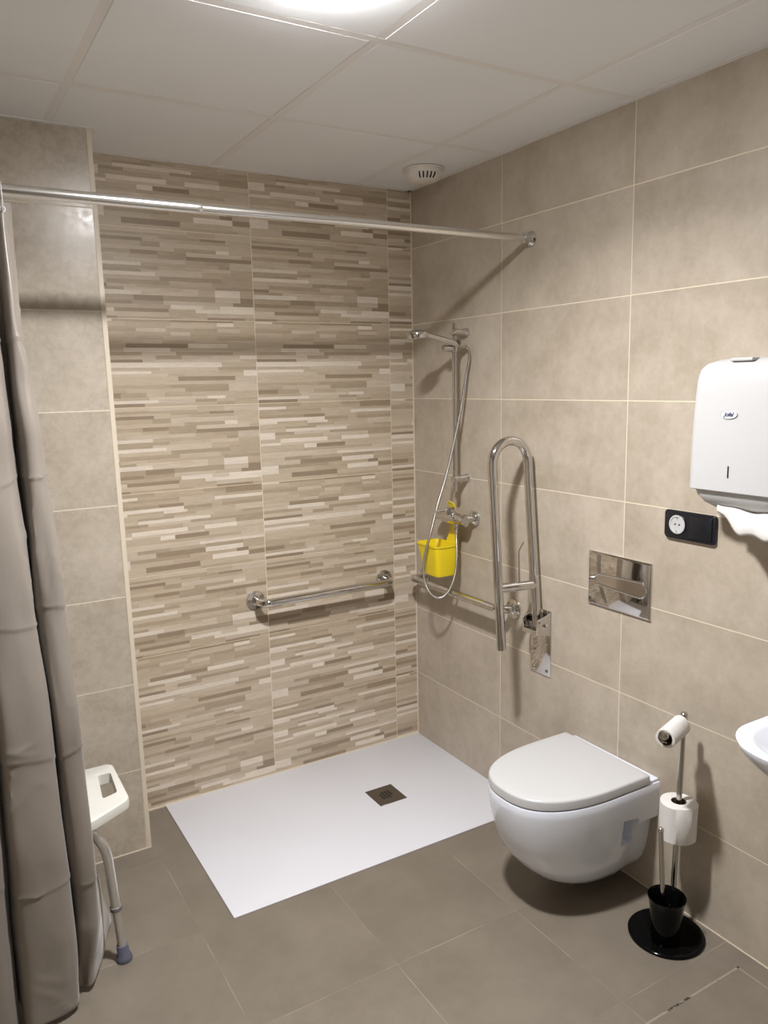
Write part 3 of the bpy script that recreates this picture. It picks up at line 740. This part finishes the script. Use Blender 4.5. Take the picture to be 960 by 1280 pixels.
# ------------------------------------------------------------------ shower stool
st_ = thing('shower_stool', 'white plastic shower stool with aluminium legs half hidden behind the curtain', 'shower stool', (-1.66, -.60, 0))
ZS = .452
poly = [(-1.398, -.470), (-1.400, -.712), (-1.515, -.782), (-1.76, -.782), (-1.86, -.716), (-1.86, -.50), (-1.80, -.470)]
def roundpoly(poly, r):
    out = []; n = len(poly)
    for i in range(n):
        a, c, d = V((*poly[i - 1], 0)), V((*poly[i], 0)), V((*poly[(i + 1) % n], 0))
        rr = min(r, (a - c).length * .4, (d - c).length * .4); p1 = c + (a - c).normalized() * rr; p2 = c + (d - c).normalized() * rr
        for k in range(6):
            t = k / 5; q = p1 * (1 - t) ** 2 + c * 2 * t * (1 - t) + p2 * t * t; out.append((q.x, q.y))
    return out
def shrink(pp, k):
    cx = sum(p[0] for p in pp) / len(pp); cy = sum(p[1] for p in pp) / len(pp)
    return [(cx + (x - cx) * (1 - k / abs(.22)), cy + (y - cy) * (1 - k / .15)) for x, y in pp]
rp = roundpoly(poly, .022)
b = NB(); loft(b, [[(x, y, z) for x, y in shrink(rp, k)] for z, k in ((ZS - .030, .004), (ZS - .028, .001), (ZS - .012, 0), (ZS - .004, .0015), (ZS, .006))])
seat = obj('seat', b, m_seat, st_)
cb = NB(); prism(cb, [(x, y, ZS - .06) for x, y in roundpoly([(-1.452, -.536), (-1.416, -.536), (-1.424, -.662), (-1.466, -.678)], .01)], (0, 0, .1))
cut = obj('cut_tmp', cb, m_seat); seat.location = (0, 0, 0)
def cut_local(o, cutter):
    # bring the cutter into the parented object's frame for the boolean
    cutter.location = (0, 0, 0); bpy.context.view_layer.update(); boolean_cut(o, cutter)
cut_local(seat, cut)
for sx, foot, knee, top in ((0, (-1.455, -.742, 0), (-1.478, -.742, .345), (-1.520, -.728, .405)), (1, (-1.50, -.472, 0), (-1.510, -.472, .345), (-1.540, -.490, .405)),
                        (2, (-1.84, -.742, 0), (-1.815, -.742, .345), (-1.77, -.728, .405)), (3, (-1.84, -.472, 0), (-1.815, -.472, .345), (-1.77, -.490, .405))):
    foot, knee, top = V(foot), V(knee), V(top); end = V((-1.66, top.y * .6 + -.61 * .4, .412))
    dz = knee - foot; c1 = foot + dz * .47
    b = NB(); tube(b, fillet([c1, knee, top + V((0, 0, .008)), end], .05, 8), .0128, 22); lg = obj('leg', b, m_alu, st_)
    b = NB(); tube(b, [foot + dz * .08, c1 + dz * .03], .0116, 22); obj('leg_extension', b, m_alu, lg)
    b = NB(); lathe(b, c1 - dz * .02, dz, [(.0125, 0), (.0158, .001), (.0158, .012), (.0135, .014)], 22); obj('height_collar', b, m_grey, lg)
    b = NB(); lathe(b, foot, dz, [(.0215, 0), (.0225, .003), (.0205, .014), (.0165, .020), (.0155, .046), (.0145, .048)], 26); obj('rubber_foot', b, m_rubber, lg, label='blue-grey rubber foot')
b = NB(); box(b, (-1.70, -.72, .402), (-1.62, -.50, .4215), .002, 1); box(b, (-1.53, -.735, .405), (-1.50, -.715, .4215), .002, 1); obj('seat_support', b, m_alu, st_)

# ------------------------------------------------------------------ camera
f_px, cp, yaw, pit, rol = 979.373, V((-1.79781, -2.7917, 1.55761)), .5318, -.16304, -.02122
fw = V((math.sin(yaw) * math.cos(pit), math.cos(yaw) * math.cos(pit), math.sin(pit)))
rt = V((math.cos(yaw), -math.sin(yaw), 0)); up = rt.cross(fw)
rt2 = rt * math.cos(rol) + up * math.sin(rol); up2 = -rt * math.sin(rol) + up * math.cos(rol)
cd = bpy.data.cameras.new('camera'); cam = bpy.data.objects.new('camera', cd); C.objects.link(cam)
cam.matrix_world = Matrix(((rt2.x, up2.x, -fw.x, cp.x), (rt2.y, up2.y, -fw.y, cp.y), (rt2.z, up2.z, -fw.z, cp.z), (0, 0, 0, 1)))
cd.sensor_fit = 'VERTICAL'; cd.sensor_height = 24; cd.lens = f_px * 24 / 1280; cd.clip_start = .01
scene.camera = cam

w = bpy.data.worlds.new('world'); scene.world = w; w.use_nodes = True
w.node_tree.nodes['Background'].inputs[0].default_value = (.9, .95, 1, 1); w.node_tree.nodes['Background'].inputs[1].default_value = .0
vs_ = scene.view_settings; vs_.view_transform = 'Standard'; vs_.look = 'None'; vs_.gamma = 1; vs_.use_curve_mapping = False; vs_.exposure = 0
scene.cycles.max_bounces = 12; scene.cycles.diffuse_bounces = 8
